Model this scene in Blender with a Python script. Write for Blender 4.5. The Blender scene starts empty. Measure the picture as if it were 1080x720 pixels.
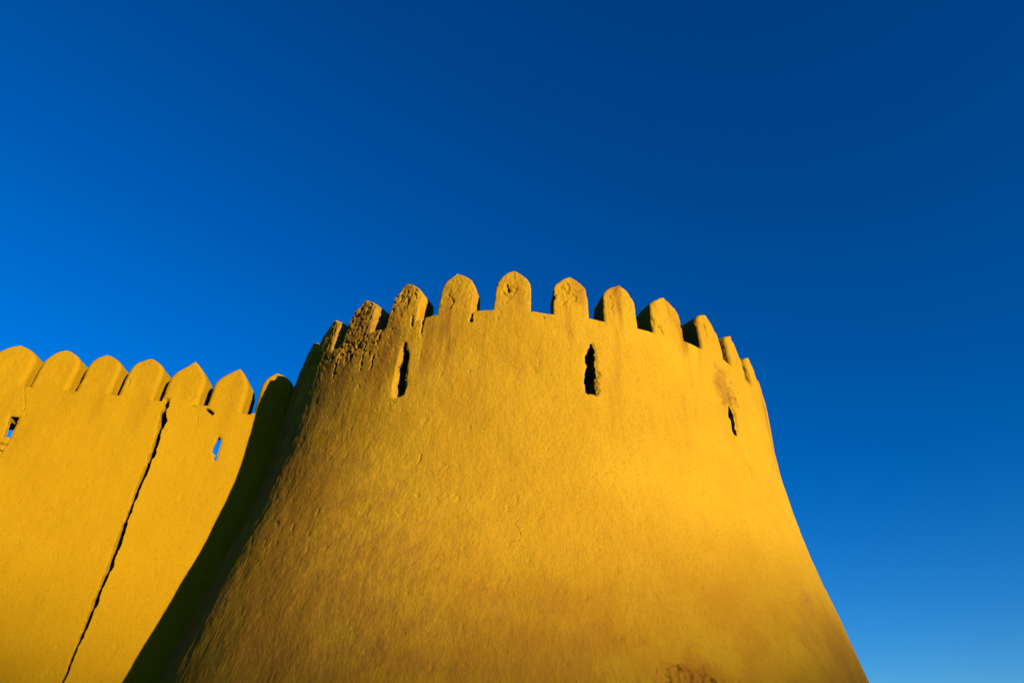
import bpy, math
import numpy as np
R_ = math.radians
C = bpy.context.scene.collection
scn = bpy.context.scene
rng = np.random.default_rng(7)

# ------------------------------------------------------------------ noise
_T = rng.random((64, 64, 64)).astype(np.float32) * 2 - 1

def vnoise(P):
    i = np.floor(P).astype(np.int64); f = (P - i).astype(np.float32)
    f = f * f * f * (f * (f * 6 - 15) + 10); i &= 63; j = (i + 1) & 63
    x0, y0, z0 = i[:, 0], i[:, 1], i[:, 2]; x1, y1, z1 = j[:, 0], j[:, 1], j[:, 2]
    fx, fy, fz = f[:, 0], f[:, 1], f[:, 2]
    a = _T[x0, y0, z0] * (1 - fx) + _T[x1, y0, z0] * fx
    b = _T[x0, y1, z0] * (1 - fx) + _T[x1, y1, z0] * fx
    c = _T[x0, y0, z1] * (1 - fx) + _T[x1, y0, z1] * fx
    d = _T[x0, y1, z1] * (1 - fx) + _T[x1, y1, z1] * fx
    return (a * (1 - fy) + b * fy) * (1 - fz) + (c * (1 - fy) + d * fy) * fz

_M = np.array([[.36, .48, -.8], [-.8, .6, 0], [.48, .64, .6]])

def fbm(P, s, oct=3, seed=0, zs=1.0):
    Q = (P * np.array([1, 1, zs])) @ _M.T * s + seed * 17.31
    v = 0; a = 1.0; n = 0
    for k in range(oct):
        v = v + a * vnoise(Q); n += a; Q = Q * 2.03 + 5.7; a *= .5
    return v / n

def sm(x, a, b):
    t = np.clip((x - a) / (b - a), 0, 1); return t * t * (3 - 2 * t)

def seg_dist(u, v, pts):
    d = np.full(u.shape, 1e9)
    pts = np.asarray(pts, float)
    for (x0, y0), (x1, y1) in zip(pts[:-1], pts[1:]):
        dx, dy = x1 - x0, y1 - y0; L = dx * dx + dy * dy + 1e-12
        t = np.clip(((u - x0) * dx + (v - y0) * dy) / L, 0, 1)
        d = np.minimum(d, np.hypot(u - x0 - t * dx, v - y0 - t * dy))
    return d

def in_poly(u, v, pts):
    r = np.zeros(u.shape, bool); n = len(pts)
    for k in range(n):
        x0, y0 = pts[k]; x1, y1 = pts[(k + 1) % n]
        if y0 == y1: continue
        c = ((y0 > v) != (y1 > v)) & (u < (x1 - x0) * (v - y0) / (y1 - y0) + x0)
        r ^= c
    return r

# ------------------------------------------------------------------ mesh building
def mesh_obj(name, V, F, mat, parent=None, smooth=True):
    V = np.asarray(V, np.float32); F = np.asarray(F, np.int32)
    me = bpy.data.meshes.new(name)
    n = F.shape[1]
    me.vertices.add(len(V)); me.vertices.foreach_set('co', V.ravel())
    me.loops.add(F.size); me.loops.foreach_set('vertex_index', F.ravel())
    me.polygons.add(len(F))
    me.polygons.foreach_set('loop_start', np.arange(0, F.size, n, dtype=np.int32))
    me.polygons.foreach_set('use_smooth', np.full(len(F), smooth))
    me.update(calc_edges=True); me.validate()
    me.materials.append(mat)
    o = bpy.data.objects.new(name, me); C.objects.link(o)
    if parent:
        o.parent = parent
        o.matrix_parent_inverse = parent.matrix_world.inverted()
    return o

def grid_faces(nr, nc, wrap=False, keep=None):
    r, c = np.meshgrid(np.arange(nr - 1), np.arange(nc if wrap else nc - 1), indexing='ij')
    c1 = (c + 1) % nc
    F = np.stack([r * nc + c, r * nc + c1, (r + 1) * nc + c1, (r + 1) * nc + c], -1)
    if keep is not None: F = F[keep]
    return F.reshape(-1, 4)

def empty(name, loc, label, cat):
    o = bpy.data.objects.new(name, None); C.objects.link(o); o.location = loc
    o['label'] = label; o['category'] = cat
    bpy.context.view_layer.update()
    return o

def hole_lining(Vout, Vin, removed, nc, wrap, mat, parent, steps=12, seed=3):
    """tunnel walls between the outer and the inner skin along the rim of the removed cells"""
    nr_, nc_ = removed.shape
    ed = []
    for r, c in zip(*np.nonzero(removed)):
        for dr, dc, a, b in ((-1, 0, (r, c), (r, c + 1)), (1, 0, (r + 1, c + 1), (r + 1, c)),
                             (0, -1, (r + 1, c), (r, c)), (0, 1, (r, c + 1), (r + 1, c + 1))):
            if not removed[r + dr, c + dc]: ed.append((a[0] * nc + a[1], b[0] * nc + b[1]))
    ids = sorted({i for e in ed for i in e}); idx = {i: k for k, i in enumerate(ids)}
    A = Vout[ids]; B = Vin[ids]; n = len(ids)
    cen = A.mean(0)
    rings = []
    for s in range(steps + 1):
        t = s / steps
        P = A * (1 - t) + B * t
        if 0 < s < steps:
            out = A - cen; out = out / (np.linalg.norm(out, axis=1)[:, None] + 1e-6)
            P = P + out * (.018 * fbm(P, 9, 2, seed) + .012)[:, None]
        rings.append(P)
    F = [(s * n + idx[a], s * n + idx[b], (s + 1) * n + idx[b], (s + 1) * n + idx[a]) for s in range(steps) for a, b in ed]
    return mesh_obj('loophole', np.concatenate(rings), F, mat, parent)

# ------------------------------------------------------------------ materials
def N(nt, t, **kw):
    n = nt.nodes.new(t)
    for k, v in kw.items():
        if k in n.inputs: n.inputs[k].default_value = v
        else: setattr(n, k, v)
    return n

def mud(name, light, mid, dark, bump=1.0, streak=(5.4, 7.8), low=(3.6, 1.6), stains_and_shade=(), runs=.9, lowtint=None):
    m = bpy.data.materials.new(name); m.use_nodes = True; nt = m.node_tree; nt.nodes.clear(); L = nt.links.new
    out = N(nt, 'ShaderNodeOutputMaterial'); b = N(nt, 'ShaderNodeBsdfPrincipled', Roughness=.95)
    b.inputs['Specular IOR Level'].default_value = .03
    geo = N(nt, 'ShaderNodeNewGeometry'); pos = geo.outputs['Position']
    def noise(scale, detail=4, rough=.55, zs=1.0, off=0.0):
        mp = N(nt, 'ShaderNodeMapping'); mp.inputs['Scale'].default_value = (1, 1, zs); mp.inputs['Location'].default_value = (off, off * .7, off * .3)
        L(pos, mp.inputs['Vector'])
        t = N(nt, 'ShaderNodeTexNoise', Scale=scale, Detail=detail, Roughness=rough); L(mp.outputs[0], t.inputs['Vector']); return t.outputs['Fac']
    def ramp(fac, a, b_):
        r = N(nt, 'ShaderNodeMapRange'); r.interpolation_type = 'SMOOTHSTEP'
        r.inputs['From Min'].default_value = a; r.inputs['From Max'].default_value = b_
        L(fac, r.inputs['Value']); return r.outputs[0]
    def mix(f, a, c, mode='MIX'):
        x = N(nt, 'ShaderNodeMix', data_type='RGBA', blend_type=mode)
        if isinstance(f, float): x.inputs[0].default_value = f
        else: L(f, x.inputs[0])
        for s, i in ((a, 6), (c, 7)):
            if isinstance(s, tuple): x.inputs[i].default_value = (*s, 1)
            else: L(s, x.inputs[i])
        return x.outputs[2]
    def math_(op, a, c=None):
        x = N(nt, 'ShaderNodeMath', operation=op)
        for k, s in enumerate((a, c)):
            if s is None: continue
            if isinstance(s, (int, float)): x.inputs[k].default_value = s
            else: L(s, x.inputs[k])
        return x.outputs[0]
    sep = N(nt, 'ShaderNodeSeparateXYZ'); L(pos, sep.inputs[0]); Z = sep.outputs['Z']
    col = mix(ramp(noise(.55, 5, .6), .35, .68), light, mid)
    col = mix(math_('MULTIPLY', ramp(noise(2.3, 5, .65, .8, 9), .42, .75), .45), col, mid)
    # fine mottling of chopped straw and silt in the plaster
    col = mix(math_('MULTIPLY', ramp(noise(38, 3, .7, .6, 4), .50, .72), .38), col, dark)
    col = mix(math_('MULTIPLY', ramp(noise(95, 2, .6, .35, 1), .60, .74), .40), col, dark)
    col = mix(math_('MULTIPLY', ramp(noise(70, 2, .6, .5, 21), .62, .78), .35), col, tuple(min(1, c * 1.25 + .02) for c in light))
    # rain runs below the crenels
    st = math_('MULTIPLY', ramp(noise(2.6, 3, .6, .10, 3), .46, .68), ramp(Z, *streak))
    st = math_('MULTIPLY', st, ramp(noise(1.3, 3, .6, .5, 13), .32, .58))
    col = mix(math_('MULTIPLY', st, runs), col, dark)
    # earth splashed on the lower courses; lowtint also paints in a redder penumbra
    sp = math_('MULTIPLY', ramp(Z, *low), ramp(noise(1.1, 6, .65, 1, 31), .34, .66))
    col = mix(math_('MULTIPLY', sp, .75), col, lowtint or dark)
    for (sx, sy, sz), rad, amt, tint in stains_and_shade:      # patches of exposed darker earth, and shade painted on the left flank
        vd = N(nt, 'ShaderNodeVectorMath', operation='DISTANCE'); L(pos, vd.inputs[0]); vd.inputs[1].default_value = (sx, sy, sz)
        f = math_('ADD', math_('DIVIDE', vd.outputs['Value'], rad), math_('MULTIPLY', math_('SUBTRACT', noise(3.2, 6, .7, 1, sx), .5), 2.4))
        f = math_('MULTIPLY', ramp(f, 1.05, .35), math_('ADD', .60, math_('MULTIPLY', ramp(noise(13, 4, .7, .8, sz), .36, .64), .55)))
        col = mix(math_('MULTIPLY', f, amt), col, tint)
    L(col, b.inputs['Base Color'])
    h = math_('MULTIPLY', noise(24, 5, .65, .72, 2), 1.0)
    h = math_('ADD', h, math_('MULTIPLY', noise(60, 4, .65, .5, 7), .5))
    pit = ramp(noise(27, 2, .5, .7, 17), .30, .22)
    h = math_('SUBTRACT', h, math_('MULTIPLY', pit, .35))
    # hairline shrinkage cracks
    wv = N(nt, 'ShaderNodeTexNoise', Scale=3.0, Detail=4); L(pos, wv.inputs['Vector'])
    mx = N(nt, 'ShaderNodeVectorMath', operation='MULTIPLY_ADD'); L(wv.outputs['Color'], mx.inputs[0]); mx.inputs[1].default_value = (.22, .22, .30); L(pos, mx.inputs[2])
    vo = N(nt, 'ShaderNodeTexVoronoi', feature='DISTANCE_TO_EDGE', Scale=1.25); L(mx.outputs[0], vo.inputs['Vector'])
    hair = math_('MULTIPLY', ramp(vo.outputs['Distance'], .012, .003), ramp(noise(1.1, 4, .7, 1, 41), .63, .70))
    h = math_('SUBTRACT', h, math_('MULTIPLY', hair, .75))
    bp = N(nt, 'ShaderNodeBump', Strength=.85, Distance=.016 * bump); L(h, bp.inputs['Height']); L(bp.outputs[0], b.inputs['Normal'])
    L(b.outputs[0], out.inputs[0])
    return m

M_tower = mud('tower_mud_plaster', (.340, .190, .009), (.300, .158, .007), (.165, .066, .007), bump=.8, low=(5.6, 2.4), lowtint=(.245, .100, .006), stains_and_shade=[
    ((-2.9, 9.75, 7.75), 1.25, .62, (.15, .070, .012)), ((-2.3, 9.6, 8.4), .8, .55, (.15, .070, .012)), ((-3.3, 10.0, 6.6), 1.0, .45, (.17, .080, .012)),  # weathered brown mottling that also paints the crown's shade further round
    ((2.05, 7.83, 2.5), .70, .65, (.20, .070, .008)), ((3.55, 9.5, 7.4), .42, .75, (.15, .065, .01)), ((-2.2, 8.5, 3.0), 2.2, .55, (.19, .080, .012)), ((-3.2, 9.3, 5.0), 1.9, .5, (.19, .076, .010)), ((-4.3, 11.6, 6.2), 1.9, .75, (.22, .080, .022)), ((-4.7, 11.2, 3.6), 2.0, .75, (.22, .080, .022)), ((4.6, 9.6, 3.0), 1.3, .45, (.19, .085, .014)), ((.2, 7.7, 2.4), 1.4, .35, (.20, .09, .012))])  # earth patches; the far-left pair paints a browner shade on the limb
M_wall = mud('wall_mud_plaster', (.285, .152, .0030), (.265, .138, .0025), (.165, .076, .003), bump=.5, runs=.32)
M_earth = mud('trodden_earth', (.24, .16, .07), (.20, .13, .055), (.13, .085, .04), streak=(900, 901), low=(-900, -901))

# ------------------------------------------------------------------ tower data (angle in degrees about the axis, height in m)
TX, TY, R, HR = .4064, 13.5075, 5.0, 7.968
KZ = np.array([1.3, 0, -1, -2, -3.2, -4.6, -6.2, -8.4]) + HR
KR = np.array([4.86, 5.0, 5.0, 5.095, 5.345, 5.690, 6.005, 6.40])

def _pchip(xs, ys, x):      # smooth monotone interpolation
    xs, ys = xs[::-1], ys[::-1]
    h = np.diff(xs); d = np.diff(ys) / h; m = np.zeros(len(xs)); m[0], m[-1] = d[0], d[-1]
    for k in range(1, len(xs) - 1):
        m[k] = 0 if d[k - 1] * d[k] <= 0 else 2 / (1 / d[k - 1] + 1 / d[k])
    k = np.clip(np.searchsorted(xs, x) - 1, 0, len(xs) - 2)
    t = np.clip((x - xs[k]) / h[k], -.2, 1.2)
    return ys[k] * (2 * t**3 - 3 * t**2 + 1) + h[k] * m[k] * (t**3 - 2 * t**2 + t) + ys[k + 1] * (3 * t**2 - 2 * t**3) + h[k] * m[k + 1] * (t**3 - t**2)

def prof(z): return _pchip(KZ, KR, np.asarray(z, float))

MER = [  # left edge, right edge, apex angle, apex height
    (-64.0, -56.2, -60.0, 8.83), (-52.6, -45.2, -48.6, 8.82), (-41.6, -34.0, -38.0, 8.85), (-29.96, -23.08, -27.9, 8.90),
    (-18.98, -12.38, -16.6, 8.878), (-8.33, -1.67, -5.27, 8.849), (2.48, 8.85, 5.56, 8.772), (11.86, 18.17, 15.49, 8.76),
    (21.68, 28.35, 25.56, 8.783), (33.33, 39.64, 37.4, 8.87), (42.49, 47.9, 46.6, 8.80), (51.6, 58.6, 56.6, 8.79)]
k = 0
a = 66.8
while a < 360 - 66:
    w = 3.4 + .3 * math.sin(k * 2.1); MER.append((a - w, a + w, a + .4 * math.sin(k * 3.7), 8.82 + .05 * math.sin(k * 1.7)))
    k += 1; a += (360 - 60.0 - 10.8 - 56.0) / 22.0
RIM = np.array([(-180, 7.98), (-60, 7.98), (-33.97, 8.01), (-29.96, 7.989), (-23.08, 7.975), (-18.98, 8.01), (-12.38, 8.007), (-8.33, 8.0), (-1.67, 7.98),
                (2.48, 7.945), (8.85, 7.94), (11.86, 7.905), (18.17, 7.92), (21.68, 7.92), (28.35, 7.96), (33.33, 7.975), (39.6, 8.02), (42.5, 7.975),
                (47.1, 7.96), (50.3, 7.93), (62, 7.97), (180, 7.98)])
SLITS = [
    [(-24.838, 7.557), (-24.051, 7.405), (-23.63, 7.282), (-23.685, 7.127), (-23.448, 6.974), (-23.41, 6.832), (-23.251, 6.715), (-23.331, 6.579), (-23.949, 6.545), (-24.844, 6.572), (-25.262, 6.647), (-25.505, 6.827), (-25.488, 6.945), (-25.575, 7.101), (-25.408, 7.193), (-25.236, 7.345), (-25.225, 7.503)],
    [(9.215, 7.431), (9.697, 7.35), (9.751, 7.173), (9.709, 7.041), (9.838, 6.912), (9.553, 6.754), (9.6, 6.637), (9.8, 6.56), (9.581, 6.529), (9.243, 6.561), (8.335, 6.531), (7.899, 6.552), (7.722, 6.728), (7.885, 6.883), (8.038, 7.02), (8.065, 7.186), (8.382, 7.342)],
    [(39.741, 7.221), (39.989, 7.156), (40.924, 7.063), (40.833, 6.913), (41.06, 6.823), (40.463, 6.608), (39.623, 6.584), (39.168, 6.617), (39.438, 6.77), (39.505, 6.877), (39.004, 6.882), (39.424, 7.05), (39.416, 7.164)]]
CRACKS = [  # polyline, half width, depth
    ([(-30.921, 7.94), (-31.2, 7.75), (-31.73, 7.46), (-31.846, 7.25)], .028, .06),
    ([(-34.034, 7.949), (-34.396, 7.697), (-34.73, 7.448), (-34.372, 7.222)], .02, .04),
    ([(-21.731, 7.97), (-21.6, 7.83), (-21.524, 7.714)], .03, .09), ([(-21.524, 7.714), (-21.408, 7.513), (-21.4, 7.20)], .016, .03),
    ([(-23.986, 8.06), (-23.7, 7.98), (-23.9, 7.87)], .028, .08), ([(-12.1, 7.97), (-12.3, 7.90), (-12.25, 7.80)], .03, .08),
    ([(-19.16, 8.406), (-18.334, 8.423), (-17.341, 8.399), (-16.573, 8.306), (-16.12, 8.208), (-16.375, 8.099), (-17.191, 8.099), (-18.624, 8.088)], .013, .03),
    ([(-6.061, 8.522), (-5.9, 8.45), (-6.0, 8.374)], .025, .05), ([(-6.31, 8.617), (-5.49, 8.577), (-4.497, 8.566), (-3.89, 8.532)], .012, .02),
    ([(4.795, 8.637), (5.476, 8.551), (4.149, 8.339), (3.747, 8.244), (4.306, 8.115), (4.862, 8.011), (5.52, 7.934), (5.322, 7.811)], .015, .035),
    ([(12.775, 8.472), (13.938, 8.37), (13.72, 8.3), (13.384, 8.11), (13.132, 7.911), (12.724, 7.884)], .016, .04),
    ([(22.635, 8.066), (23.499, 8.027), (23.924, 7.932)], .016, .04),
    ([(35.746, 8.60), (35.605, 8.4), (35.305, 8.309), (34.5, 8.01)], .022, .06), ([(30.993, 7.70), (31.2, 7.62), (31.367, 7.55)], .03, .07),
    ([(46.0, 8.60), (45.6, 8.337), (44.6, 8.015)], .02, .05), ([(.827, 7.86), (1.094, 7.752)], .03, .07),
    ([(-16.659, 4.322), (-15.902, 4.332), (-15.546, 4.24), (-16.051, 4.18)], .010, .03),
    ([(-36.0, 8.0), (-38.2, 7.9), (-40.554, 7.848), (-41.815, 7.794), (-42.45, 7.626), (-42.217, 7.302), (-42.5, 7.1)], .03, .06),
    ([(39.916, 6.60), (40.684, 6.244), (41.747, 5.642)], .010, .025),
    ([(-28.558, 8.788), (-29.078, 8.608), (-29.285, 8.496)], .016, .03), ([(-24.879, 8.686), (-24.42, 8.579), (-24.179, 8.453)], .014, .03),
    ([(-17.326, 5.486), (-17.616, 5.351), (-18.2, 5.28)], .010, .02)]
BLOBS = [  # angle, height, radius, depth (broken plaster)
    (-39.7, 7.75, .30, .028), (-36.5, 7.85, .22, .022), (41.8, 7.45, .15, .022), (41.4, 7.25, .10, .03),
    (16.5, 2.54, .36, .035), (13.0, 2.48, .28, .03), (20.0, 2.54, .30, .035), (-39, 8.5, .30, .028), (-5.9, 8.43, .16, .02), (4.4, 8.35, .2, .02), (-28.5, 8.5, .25, .02)]

def tower_disp(th, z, P):
    """relief of the hand-laid mud plaster, metres outward"""
    d = .042 * fbm(P, .45, 2, 1) + .018 * fbm(P, 1.7, 3, 2) + .0045 * fbm(P, 6.5, 3, 3, .6) + .0032 * fbm(P, 19, 2, 4, .6)
    chip = fbm(P, 9.5, 3, 8, .7); d -= .007 * sm(chip, .54, .62)
    arc = th * (R * math.pi / 180)
    wob = .020 * fbm(P, 14, 3, 11); wob2 = .05 * fbm(P, 5, 4, 18) + .02 * vnoise(P * 21.); wob3 = .7 * fbm(P, 6, 3, 19); brk = np.clip(.55 + 2.2 * fbm(P, 3.4, 3, 20), 0, 1)
    for pts, w, dep in CRACKS:
        q = np.array(pts); q = np.c_[q[:, 0] * R * math.pi / 180, q[:, 1]]
        m = (arc > q[:, 0].min() - .15) & (arc < q[:, 0].max() + .15) & (z > q[:, 1].min() - .15) & (z < q[:, 1].max() + .15)
        if not m.any(): continue
        s = seg_dist(arc[m] + wob2[m], z[m], q) + wob[m]; ww = w * .75 * (1 + wob3[m])
        d[m] -= dep * brk[m] * (1 - sm(s, ww * .45, ww * 1.1))
    wx = sm(-th, 20, 34) * sm(z, 7.2, 7.9)          # weathered, pitted crown on the windward side
    d -= wx * (.012 * np.abs(fbm(P, 15, 2, 24)) + .022 * sm(fbm(P, 19, 2, 25), .18, .5))
    tip = sm(z, 8.0, 8.3)
    d -= tip * .010 * sm(fbm(P, 17, 2, 26), .2, .5)
    for t0, z0, rad, dep in BLOBS:
        a0 = t0 * R * math.pi / 180
        s = np.hypot(arc - a0, z - z0)
        m = s < rad * 1.6
        if not m.any(): continue
        nn = fbm(P[m], 6, 3, 21)
        edge = 1 - sm(s[m] / rad + .9 * nn, .75, .95)
        d[m] -= dep * edge * (.45 + .9 * np.abs(fbm(P[m], 11, 3, 22)) + .9 * fbm(P[m], 24, 2, 23))
    return d

tower = empty('round_tower', (TX, TY, 0), 'big round flaring mud plaster tower with rounded merlons and narrow loopholes', 'tower')

def tpt(th, r, z):
    t = np.radians(th); return np.stack([TX + r * np.sin(t), TY - r * np.cos(t), z], -1)

# drum: outer skin, rounded rim, crenel floor, inner skin
th = np.concatenate([np.arange(-180, -84, 1.5), np.arange(-84, 76, .15), np.arange(76, 180, 1.5)])
nc = len(th)
zb = np.concatenate([np.arange(-.3, 2.1, .2), np.arange(2.1, 7.94, .0135), [7.94]])
zr = np.interp(th, RIM[:, 0], RIM[:, 1]); Pn = tpt(th, R, zr); zr = zr + .010 * fbm(Pn, 7, 2, 40) + .008 * fbm(Pn, 2, 2, 41)
ER = .035
top = zr - ER
Zo = np.where(zb[:, None] <= 6.9, zb[:, None], 6.9 + (zb[:, None] - 6.9) * (top[None] - 6.9) / (7.94 - 6.9))
TH = np.broadcast_to(th, Zo.shape)
Ro = prof(Zo)
Po = tpt(TH, Ro, Zo)
D = tower_disp(TH.ravel(), Zo.ravel(), Po.reshape(-1, 3)).reshape(Zo.shape)
arc_all = TH * (R * math.pi / 180)
removed = np.zeros((len(zb) - 1, nc - 1), bool)
Zc = (Zo[:-1, :-1] + Zo[1:, 1:]) / 2; Ac = (th[:-1] + th[1:]) / 2
masks = []
for si, pl in enumerate(SLITS):
    q = np.array(pl); a = np.c_[q[:, 0] * R * math.pi / 180, q[:, 1]]
    m = (arc_all > a[:, 0].min() - .3) & (arc_all < a[:, 0].max() + .3) & (Zo > a[:, 1].min() - .3) & (Zo < a[:, 1].max() + .3)
    s = seg_dist(arc_all[m], Zo[m], np.r_[a, a[:1]]); ins = in_poly(arc_all[m], Zo[m], a); s = np.where(ins, 0, s)
    nn = fbm(Po[m], 9, 3, 50 + si)
    D[m] -= (.02, .02, .03)[si] * np.exp(-(s / (.02, .022, .03)[si]) ** 2) * (1 + .8 * nn)
    if si == 0:     # wide chipped splay on the left jamb
        ac = np.interp(Zo[m], [6.55, 7.55], [-24.4 * R * math.pi / 180, -24.6 * R * math.pi / 180])
        wid = (1 + .5 * nn) * np.interp(Zo[m], [6.45, 6.55, 7.5, 7.6], [.015, .05, .02, 0.001])
        lf = (arc_all[m] < ac)
        D[m] -= np.where(lf, .035 * np.clip(1 - (s + .012 * nn) / wid, 0, 1), 0)
    if si == 1:
        rt = (arc_all[m] > a[:, 0].mean()) & (Zo[m] < 6.95)
        D[m] -= np.where(rt, .03 * np.clip(1 - (s + .10 * nn) / .06, 0, 1), 0)
    if si == 2:
        D[m] -= .03 * np.clip(1 - (s + .05 * nn) / .12, 0, 1)
    mk = np.zeros(Zc.shape, bool)
    q = np.array(pl); near = (np.abs(Ac - q[:, 0].mean()) < 3)[None] & (np.abs(Zc - q[:, 1].mean()) < .9)
    rr_, cc_ = np.nonzero(near); ac, zc = Ac[cc_], Zc[rr_, cc_]; Pc = tpt(ac, R, zc)
    mk[rr_, cc_] = in_poly(ac + .30 * fbm(Pc, 9, 3, 55), zc + .03 * fbm(Pc, 7, 2, 56), pl)
    masks.append(mk); removed |= mk
Vo = tpt(TH, Ro + D, Zo)
TK = .52
rows = [Vo]
rtop = (Ro + D)[-1]
for ph in np.linspace(0, math.pi / 2, 6)[1:]:
    rows.append(tpt(th, rtop - ER * (1 - math.cos(ph)), top + ER * math.sin(ph))[None])
for q in np.linspace(0, 1, 14)[1:]:
    rr = rtop - ER - q * (TK - ER); P = tpt(th, rr, zr)
    rows.append((P + np.array([0, 0, 1]) * (.012 * fbm(P, 8, 2, 44) * min(1, 6 * q) * (q < 1))[:, None])[None])
zi = Zo[zb > 6.2]; jin = np.nonzero(zb > 6.2)[0]
Ri = np.broadcast_to(R - TK, zi.shape) + .012 * fbm(tpt(np.broadcast_to(th, zi.shape), R - TK, zi).reshape(-1, 3), 2, 2, 45).reshape(zi.shape)
Ri = Ri.copy(); Ri[-1] = rtop - TK
Vi = tpt(np.broadcast_to(th, zi.shape), Ri, zi)
rows.append(Vi[::-1])
V = np.concatenate([r.reshape(-1, nc, 3) for r in rows]); nr = len(V)
keep = np.ones((nr - 1, nc), bool)
keep[:len(zb) - 1, :nc - 1] &= ~removed
i0 = nr - len(jin)
for r in range(len(jin) - 1):     # inner row r is z index jin[::-1][r]
    zi_cell = jin[::-1][r] - 1
    keep[i0 + r, :nc - 1] &= ~removed[zi_cell]
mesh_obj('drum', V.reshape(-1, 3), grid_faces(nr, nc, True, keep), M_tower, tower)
Vin_full = np.zeros_like(Vo); Vin_full[jin] = Vi
for si, mk in enumerate(masks):
    lo = hole_lining(Vo.reshape(-1, 3), Vin_full.reshape(-1, 3), mk, nc, True, M_tower, tower, seed=60 + si)
    lo['label'] = ['slanting narrow loophole with pale splayed left jamb', 'tall narrow loophole with broken right edge and a sliver of sky',
                   'small ragged loophole in crumbling plaster'][si]
# deck behind the parapet
rr = np.linspace(0, R - TK + .05, 8); tt = np.linspace(-180, 180, 97)[:-1]
P = tpt(np.broadcast_to(tt, (8, 96)), np.broadcast_to(rr[:, None], (8, 96)), np.full((8, 96), 6.32))
mesh_obj('roof_deck', P.reshape(-1, 3), grid_faces(8, 96, True)[:, ::-1], M_tower, tower)

def rounded_ring(hw, dep, c, n_side, n_dep, nc_=4):
    """points (a, d) and outward normals of a rounded rectangle, front edge d = 0"""
    pts, nor = [], []
    c = min(c, hw * .6)
    def arcq(cx, cy, a0):
        for q in np.linspace(0, 1, nc_ + 1)[1:-1]:
            an = a0 + q * math.pi / 2; pts.append((cx + c * math.cos(an), cy + c * math.sin(an))); nor.append((math.cos(an), math.sin(an)))
    for q in np.linspace(-1, 1, n_side): pts.append((q * (hw - c), 0)); nor.append((0, -1))
    arcq(hw - c, c, -math.pi / 2)
    for q in np.linspace(0, 1, n_dep): pts.append((hw, c + q * (dep - 2 * c))); nor.append((1, 0))
    arcq(hw - c, dep - c, 0)
    for q in np.linspace(1, -1, n_side // 3): pts.append((q * (hw - c), dep)); nor.append((0, 1))
    arcq(-hw + c, dep - c, math.pi / 2)
    for q in np.linspace(1, 0, n_dep): pts.append((-hw, c + q * (dep - 2 * c))); nor.append((-1, 0))
    arcq(-hw + c, c, math.pi)
    return np.array(pts), np.array(nor)

def merlon_rings(wL, wR, apex, H, dep, rs, nv=54, n_side=44, n_dep=26, sh=.62, pw=1.45, taper=.03, c=.045, rd=.74):
    """arrays (ring, point) of a (sideways), d (inwards), h (up), and normals (na, nd, nh)"""
    hs = np.concatenate([np.linspace(0, sh, int(nv * .5), endpoint=False), sh + (1 - sh) * np.sin(np.linspace(0, 1, nv - int(nv * .5)) * math.pi / 2)])
    A, Dp, Hh, NA, ND, NH = [], [], [], [], [], []
    pwl, pwr = pw + rs.uniform(-.2, .2), pw + rs.uniform(-.2, .2)
    for v in hs:
        tl = max(0, (v - sh) / (1 - sh))
        tp = 1 - taper * min(1, v / sh)
        l = apex + (wL * tp - apex) * max(.04, (1 - tl ** pwl) ** rd); r = apex + (wR * tp - apex) * max(.04, (1 - tl ** pwr) ** rd)
        hw = (r - l) / 2; cx = (l + r) / 2
        pts, nor = rounded_ring(hw, dep, c, n_side, n_dep)
        up = 0 if tl == 0 else min(.9, 1.2 * tl)
        A.append(pts[:, 0] + cx); Dp.append(pts[:, 1]); Hh.append(np.full(len(pts), v * H))
        s = np.abs(nor[:, 0]); nh = up * s; NA.append(nor[:, 0] * (1 - nh * .5)); ND.append(nor[:, 1]); NH.append(nh)
    # closing cap
    A.append(np.full(len(pts), apex) + (A[-1] - apex) * .05); Dp.append(Dp[-1]); Hh.append(Hh[-1] + .004); NA.append(NA[-1] * 0); ND.append(ND[-1] * 0); NH.append(NH[-1])
    return map(np.array, (A, Dp, Hh, NA, ND, NH))

for mi, (tl, tr, ta, za) in enumerate(MER):
    rs = np.random.default_rng(100 + mi)
    tc = (tl + tr) / 2; wl = (tl - tc) * R * math.pi / 180 - .016; wr = -wl; ap = (ta - tc) * R * math.pi / 180
    tcn = (tc + 180) % 360 - 180
    zbase = np.interp(tcn, th, top)
    A, Dp, Hh, NA, ND, NH = merlon_rings(wl, wr, ap * .75, za - zbase, .50, rs, sh=.60 + rs.uniform(-.04, .05), pw=1.75)
    T = tcn + np.degrees(A / R)
    zbot = np.interp(T, th, top)
    z = zbot + Hh * (za - zbot) / (za - zbase)
    r0 = prof(z)
    P = tpt(T, r0, z)
    d = tower_disp(T.ravel(), z.ravel(), P.reshape(-1, 3)).reshape(z.shape)
    hfrac = np.clip(Hh / .25, 0, 1)
    # hard use: the faces bulge, the arrises crumble
    P3 = tpt(T, r0 - Dp, z).reshape(-1, 3)
    e = (.010 * fbm(P3, 5, 3, 70 + mi) + .006 * fbm(P3, 16, 2, 71)).reshape(z.shape) * hfrac
    arris = np.exp(-((np.abs(A - (A.max(1) + A.min(1))[:, None] / 2) - (np.ptp(A, axis=1) / 2)[:, None]) / .05) ** 2) * np.exp(-(Dp / .06) ** 2)
    e = e - hfrac * arris * .035 * sm(fbm(P3, 4.5, 3, 90 + mi).reshape(z.shape), .05, .5)
    front = np.clip(-ND, 0, 1)
    rr = r0 - Dp + d * np.exp(-(Dp / .12)) + e * (-ND)
    TT = T + np.degrees((NA * (e + .6 * d * (1 - front))) / R)
    zz = z + NH * e
    Vm = tpt(TT, rr, zz)
    o = mesh_obj('merlon', Vm.reshape(-1, 3), grid_faces(Vm.shape[0], Vm.shape[1], True), M_tower, tower)

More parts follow.
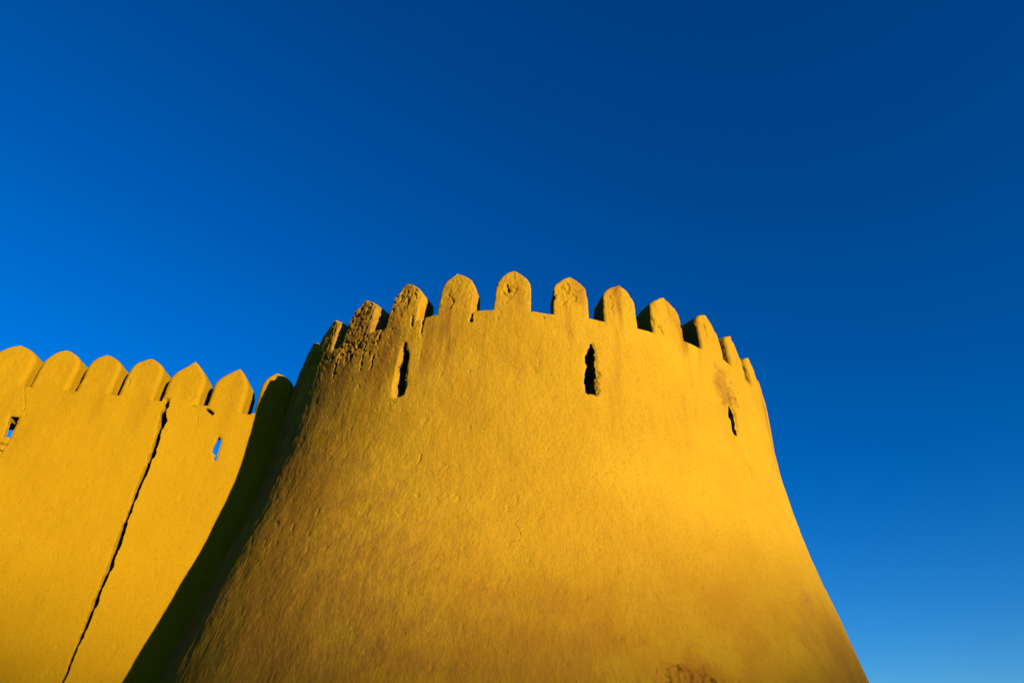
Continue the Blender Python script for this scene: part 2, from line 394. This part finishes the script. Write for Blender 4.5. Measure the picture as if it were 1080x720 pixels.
# ------------------------------------------------------------------ curtain wall (u along the wall, z up, d into the wall)
PX, PY, PHI, WA, HW, BAT = -9.6468, 11.5063, .1258, 8.73, 7.833, .0339
U = np.array([math.cos(PHI), math.sin(PHI), 0]); NO = np.array([math.sin(PHI), -math.cos(PHI), 0])
wall = empty('rampart', tuple(np.array([PX, PY, 0]) + 2 * U), 'straight mud plaster wall with close set merlons and a long dark crack, joining the tower', 'wall'); wall['kind'] = 'thing'
SLA = [(4.162, 7.196), (4.223, 7.135), (4.245, 7.037), (4.24, 6.919), (4.244, 6.804), (4.257, 6.708), (4.228, 6.688), (4.196, 6.734), (4.206, 6.801), (4.128, 6.857), (4.118, 6.956), (4.141, 7.059), (4.135, 7.142)]
SLB = [(0.417, 7.177), (0.571, 7.168), (0.591, 7.017), (0.593, 6.935), (0.597, 6.745), (0.489, 6.745), (0.465, 6.893), (0.44, 7.029)]
CRK = np.array([(3.0, 7.95), (2.989, 7.824), (3.043, 7.694), (3.012, 7.601), (3.063, 7.39), (3.08, 7.074), (3.11, 6.725), (3.098, 6.385), (3.087, 5.995), (3.096, 5.626), (3.097, 5.225), (3.119, 4.717), (3.113, 4.385), (3.1, 3.938), (3.092, 3.371), (3.088, 2.844), (3.091, 1.972), (3.1, 1.0)])
WCR = [([(0.382, 7.792), (0.533, 7.828)], .012, .03), ([(0.382, 7.792), (0.465, 7.627), (0.571, 7.409), (0.584, 7.325)], .009, .02),
       ([(0.369, 7.498), (0.507, 7.53)], .009, .02), ([(0.371, 7.255), (0.551, 7.292)], .012, .02), ([(1.009, 7.773), (1.151, 7.777), (1.293, 7.781)], .012, .03),
       ([(3.409, 7.95), (3.476, 8.02), (3.551, 7.939), (3.498, 7.782), (3.578, 7.762)], .012, .03), ([(3.771, 7.742), (3.844, 7.707), (3.906, 7.662)], .03, .10),
       ([(3.653, 7.595), (3.708, 7.369)], .008, .012), ([(0.597, 6.745), (0.589, 6.61), (0.592, 6.479), (0.565, 6.30)], .016, .08),
       ([(0.40, 6.600), (0.589, 6.61)], .016, .08), ([(0.45, 6.470), (0.592, 6.479)], .016, .08),
       ([(2.198, 8.545), (2.327, 8.611), (2.475, 8.626)], .012, .02), ([(2.105, 8.203), (2.164, 8.211), (2.192, 8.061), (2.147, 7.979)], .010, .025)]

def wpt(u, d, z):
    """d is depth into the wall from its battered face"""
    off = (HW - z) * math.tan(BAT) - d
    return np.array([PX, PY, 0]) + u[..., None] * U + off[..., None] * NO + z[..., None] * np.array([0, 0, 1])

def wall_disp(u, z, P):
    d = .022 * fbm(P, .5, 2, 5) + .010 * fbm(P, 1.9, 3, 6) + .0035 * fbm(P, 7, 3, 7, .7) + .0015 * fbm(P, 20, 2, 9, .7)
    d -= .005 * sm(fbm(P, 9.7, 3, 12, .7), .52, .62)
    wob = .012 * fbm(P, 14, 2, 13)
    for pts, w, dep in WCR:
        q = np.array(pts)
        m = (u > q[:, 0].min() - .1) & (u < q[:, 0].max() + .1) & (z > q[:, 1].min() - .1) & (z < q[:, 1].max() + .1)
        if m.any(): d[m] -= dep * (1 - sm(seg_dist(u[m], z[m], q) + wob[m], w * .35, w * 1.15))
    uc = np.interp(z, CRK[::-1, 1], CRK[::-1, 0]) + .016 * fbm(np.stack([z * 0, z * 0, z], -1), 4.5, 4, 14)
    hw = np.interp(z, [1.5, 3, 4, 5, 6, 7.2, 7.8], [.038, .040, .053, .055, .052, .062, .065]) * (1 + .6 * fbm(np.stack([z * 0 + 3, z * 0, z], -1), 6, 3, 15))
    m = z < 7.9
    s = u - uc
    inn = 1 - sm(np.abs(s) + .004 * fbm(P, 30, 2, 16), hw * .75, hw * 1.1)
    d += np.where(m, .060 * sm(s, -.012, .012) * np.exp(-np.maximum(s, 0) / .5), 0)       # the right lip stands proud
    d -= np.where(m, .30 * inn * (1 - .6 * sm(z, 7.55, 7.75)), 0)
    return d

PT = .60                                   # parapet thickness
WMER = [(-.37, .42, -.06, 8.70), (.535, 1.238, .798, 8.718), (1.363, 2.007, 1.56, 8.717), (2.141, 2.817, 2.40, 8.749), (2.945, 3.662, 3.25, 8.789), (3.823, 4.51, 4.15, 8.743), (4.652, 5.30, 4.90, 8.735)]
for k in range(1, 9): WMER.append((-.37 - .83 * k, .30 - .83 * k, -.04 - .83 * k, 8.72 + .02 * math.sin(k * 2.3)))
u = np.concatenate([np.arange(-7.2, -.5, .08), np.arange(-.5, 2.9, .014), np.arange(2.9, 3.3, .0065), np.arange(3.3, 5.75, .014), [5.75]])
ncw = len(u)
zw = np.concatenate([np.arange(-.3, 2.3, .2), np.arange(2.3, 7.80, .014), [7.80]])
wtop = np.interp(u, [-7, .30, .5, 1.3, 2.07, 2.86, 2.99, 3.05, 3.74, 4.0, 4.45, 4.58, 4.7, 6], [7.83, 7.83, 7.825, 7.838, 7.855, 7.83, 7.84, 7.80, 7.83, 7.82, 7.75, 7.74, 7.80, 7.83]) - .03
Zw = np.where(zw[:, None] <= 6.9, zw[:, None], 6.9 + (zw[:, None] - 6.9) * (wtop[None] - 6.9) / .9)
UU = np.broadcast_to(u, Zw.shape)
Pw = wpt(UU, 0 * UU, Zw)
Dw = wall_disp(UU.ravel().copy(), Zw.ravel(), Pw.reshape(-1, 3)).reshape(Zw.shape)
wremoved = np.zeros((len(zw) - 1, ncw - 1), bool)
Zc = (Zw[:-1, :-1] + Zw[1:, 1:]) / 2; Uc = np.broadcast_to((u[:-1] + u[1:]) / 2, Zc.shape)
wmasks = []
for si, pl in enumerate((SLA, SLB)):
    q = np.array(pl)
    m = (UU > q[:, 0].min() - .2) & (UU < q[:, 0].max() + .2) & (Zw > q[:, 1].min() - .2) & (Zw < q[:, 1].max() + .2)
    s = seg_dist(UU[m], Zw[m], np.r_[q, q[:1]]); s = np.where(in_poly(UU[m], Zw[m], q), 0, s)
    Dw[m] -= .014 * np.exp(-(s / .025) ** 2)
    mk = in_poly(Uc, Zc, pl); wmasks.append(mk); wremoved |= mk
Vw = wpt(UU, -Dw, Zw)
rows = [Vw]
for ph in np.linspace(0, math.pi / 2, 6)[1:]:
    rows.append(wpt(u, -Dw[-1] + .03 * (1 - math.cos(ph)), wtop + .03 * math.sin(ph))[None])
for q in np.linspace(0, 1, 10)[1:]:
    rows.append(wpt(u, -Dw[-1] * (1 - q) + .03 + q * (PT - .03), wtop + .03)[None])
jw = np.nonzero(zw > 6.45)[0]
nic = lambda a, b, c, d: sm(UU[jw], a - .03, a + .03) * (1 - sm(UU[jw], b - .03, b + .03)) * sm(Zw[jw], c - .03, c + .03) * (1 - sm(Zw[jw], d - .03, d + .03))
Dwi = PT - (PT - .05) * nic(3.6, 4.4, 6.6, 7.36) - (PT - .08) * nic(-.15, .75, 6.5, 7.12)     # embrasures open up on the inside
Vwi = wpt(UU[jw], Dwi, Zw[jw])
rows.append(Vwi[::-1])
zz = Zw[jw[0]]
rows.append(wpt(u, np.full(u.shape, 2.0), zz)[None])          # walkway, then the rear face
rows.append(wpt(u, np.full(u.shape, 2.4), np.full(u.shape, -.3))[None])
Vall = np.concatenate([r.reshape(-1, ncw, 3) for r in rows]); nrw = len(Vall)
keep = np.ones((nrw - 1, ncw - 1), bool)
keep[:len(zw) - 1] &= ~wremoved
i0 = nrw - len(jw) - 2
for r in range(len(jw) - 1): keep[i0 + r] &= ~wremoved[jw[::-1][r] - 1]
mesh_obj('wall_face', Vall.reshape(-1, 3), grid_faces(nrw, ncw, False, keep), M_wall, wall)
Vwf = np.zeros_like(Vw); Vwf[jw] = Vwi
for si, mk in enumerate(wmasks):
    lo = hole_lining(Vw.reshape(-1, 3), Vwf.reshape(-1, 3), mk, ncw, False, M_wall, wall, seed=80 + si)
    lo['label'] = ['tiny keyhole shaped loophole showing blue sky', 'square topped loophole with small cracks below'][si]

for mi, (ul, ur, ua, za) in enumerate(WMER):
    rs = np.random.default_rng(300 + mi)
    uc = (ul + ur) / 2
    zb0 = float(np.interp(uc, u, wtop))
    sharp = mi in (4, 5)
    A, Dp, Hh, NA, ND, NH = merlon_rings(ul - uc - (.0 if mi == 6 else .075), ur - uc - (.0 if mi == 6 else .10), ua - uc, za - zb0, .60, rs, sh=.55 if sharp else .60 + rs.uniform(-.03, .05), pw=1.5 if sharp else 2.2, taper=.0, c=.08, rd=.82 if sharp else .56)
    A = A + (A > 0) * Dp * .12
    uu = uc + A
    zbt = np.interp(uu, u, wtop)
    z = zbt + Hh * (za - zbt) / (za - zb0)
    P = wpt(uu, 0 * uu, z)
    d = wall_disp(uu.ravel(), z.ravel(), P.reshape(-1, 3)).reshape(z.shape)
    hf = np.clip(Hh / .2, 0, 1)
    P3 = wpt(uu, Dp, z).reshape(-1, 3)
    e = (.010 * fbm(P3, 4, 3, 120 + mi) + .004 * fbm(P3, 15, 2, 71)).reshape(z.shape) * hf
    front = np.clip(-ND, 0, 1)
    dd = Dp - d * np.exp(-Dp / .12) + ND * e
    Vm = wpt(uu + NA * (e + .5 * d * (1 - front)), dd, z + NH * e)
    mesh_obj('merlon', Vm.reshape(-1, 3), grid_faces(Vm.shape[0], Vm.shape[1], True), M_wall, wall)

# ------------------------------------------------------------------ ground and an added unseen ridge that shades the lower walls
SAZ, SEL = R_(41.0), R_(6.1)
g = np.concatenate([-np.geomspace(3000, 12, 40), np.linspace(-10, 10, 11), np.geomspace(12, 3000, 40)])
gx, gy = np.meshgrid(g, g + 6)
P = np.stack([gx, gy, gx * 0], -1).reshape(-1, 3)
far = sm(np.hypot(P[:, 0], P[:, 1] - 6), 30, 200)
P[:, 2] = .6 * fbm(P, .02, 3, 30) * far - .02
o = mesh_obj('ground', P, grid_faces(len(g), len(g)), M_earth); o['kind'] = 'structure'
L0 = 330.0
RIDGE_Z = 1.85 + (L0 + 5.7) * math.tan(SEL)
ang = np.linspace(-1.0, 1.0, 900); rad = np.linspace(-130, 130, 61)
AA, RR = np.meshgrid(ang, rad, indexing='ij')
x = np.sin(SAZ + AA) * (L0 + RR); y = -np.cos(SAZ + AA) * (L0 + RR)
P = np.stack([x, y, x * 0], -1).reshape(-1, 3)
crest = np.cos(np.clip(RR / 130, -1, 1) * math.pi / 2) ** 1.5
edge = sm(1.0 - np.abs(AA), 0, .35)
lat = x * math.cos(SAZ) + y * math.sin(SAZ)
lift = np.interp(lat, [-60, -10, 2.15, 3.45, 5.2, 7, 9.4, 14, 40], [0, 1.8, 1.6, .5, 0, .4, 1.25, 1.8, 2.6])  # added ridge's crest shaped to dim the foot of tower and wall
z = (RIDGE_Z + lift) * crest * edge
P[:, 2] = z.ravel()
o = mesh_obj('shade_ridge', P, grid_faces(len(ang), len(rad)), M_earth); o['kind'] = 'structure'

# ------------------------------------------------------------------ light, sky, camera
sd = np.array([math.sin(SAZ) * math.cos(SEL), -math.cos(SAZ) * math.cos(SEL), math.sin(SEL)])
sun = bpy.data.lights.new('sun', 'SUN'); sun.energy = 5.0; sun.angle = R_(.6); sun.color = (1.0, .86, .62)
so = bpy.data.objects.new('sun', sun); C.objects.link(so)
import mathutils
so.rotation_euler = mathutils.Vector(sd).to_track_quat('Z', 'Y').to_euler()
w = bpy.data.worlds.new('World'); scn.world = w; w.use_nodes = True; nt = w.node_tree
bg = nt.nodes['Background']
sky = nt.nodes.new('ShaderNodeTexSky'); sky.sky_type = 'NISHITA'; sky.sun_disc = False
sky.sun_elevation = SEL; sky.sun_rotation = math.atan2(sd[0], sd[1])
sky.altitude = 400; sky.air_density = 1.0; sky.dust_density = .3; sky.ozone_density = 3.5
sat = nt.nodes.new('ShaderNodeHueSaturation'); sat.inputs['Saturation'].default_value = 1.24; sat.inputs['Hue'].default_value = .509
hs = nt.nodes.new('ShaderNodeGamma'); hs.inputs['Gamma'].default_value = 1.2
nt.links.new(sky.outputs[0], sat.inputs['Color']); nt.links.new(sat.outputs[0], hs.inputs['Color']); nt.links.new(hs.outputs[0], bg.inputs['Color'])
bg.inputs['Strength'].default_value = .099
scn.cycles.diffuse_bounces = 0

cam = bpy.data.cameras.new('camera'); cam.sensor_width = 36; cam.lens = 24; cam.clip_end = 8000
co = bpy.data.objects.new('camera', cam); C.objects.link(co); scn.camera = co
p, r = .59562488, .05165009
fw = np.array([0, math.cos(p), math.sin(p)]); up = np.array([0, -math.sin(p), math.cos(p)]); ri = np.array([1., 0, 0])
ri2 = math.cos(r) * ri + math.sin(r) * up; up2 = -math.sin(r) * ri + math.cos(r) * up
co.matrix_world = mathutils.Matrix(((ri2[0], up2[0], -fw[0], 0), (ri2[1], up2[1], -fw[1], 0), (ri2[2], up2[2], -fw[2], 1.6), (0, 0, 0, 1)))

vs = scn.view_settings; vs.view_transform = 'Standard'; vs.look = 'None'; vs.gamma = 1; vs.exposure = 1.15; vs.use_curve_mapping = False
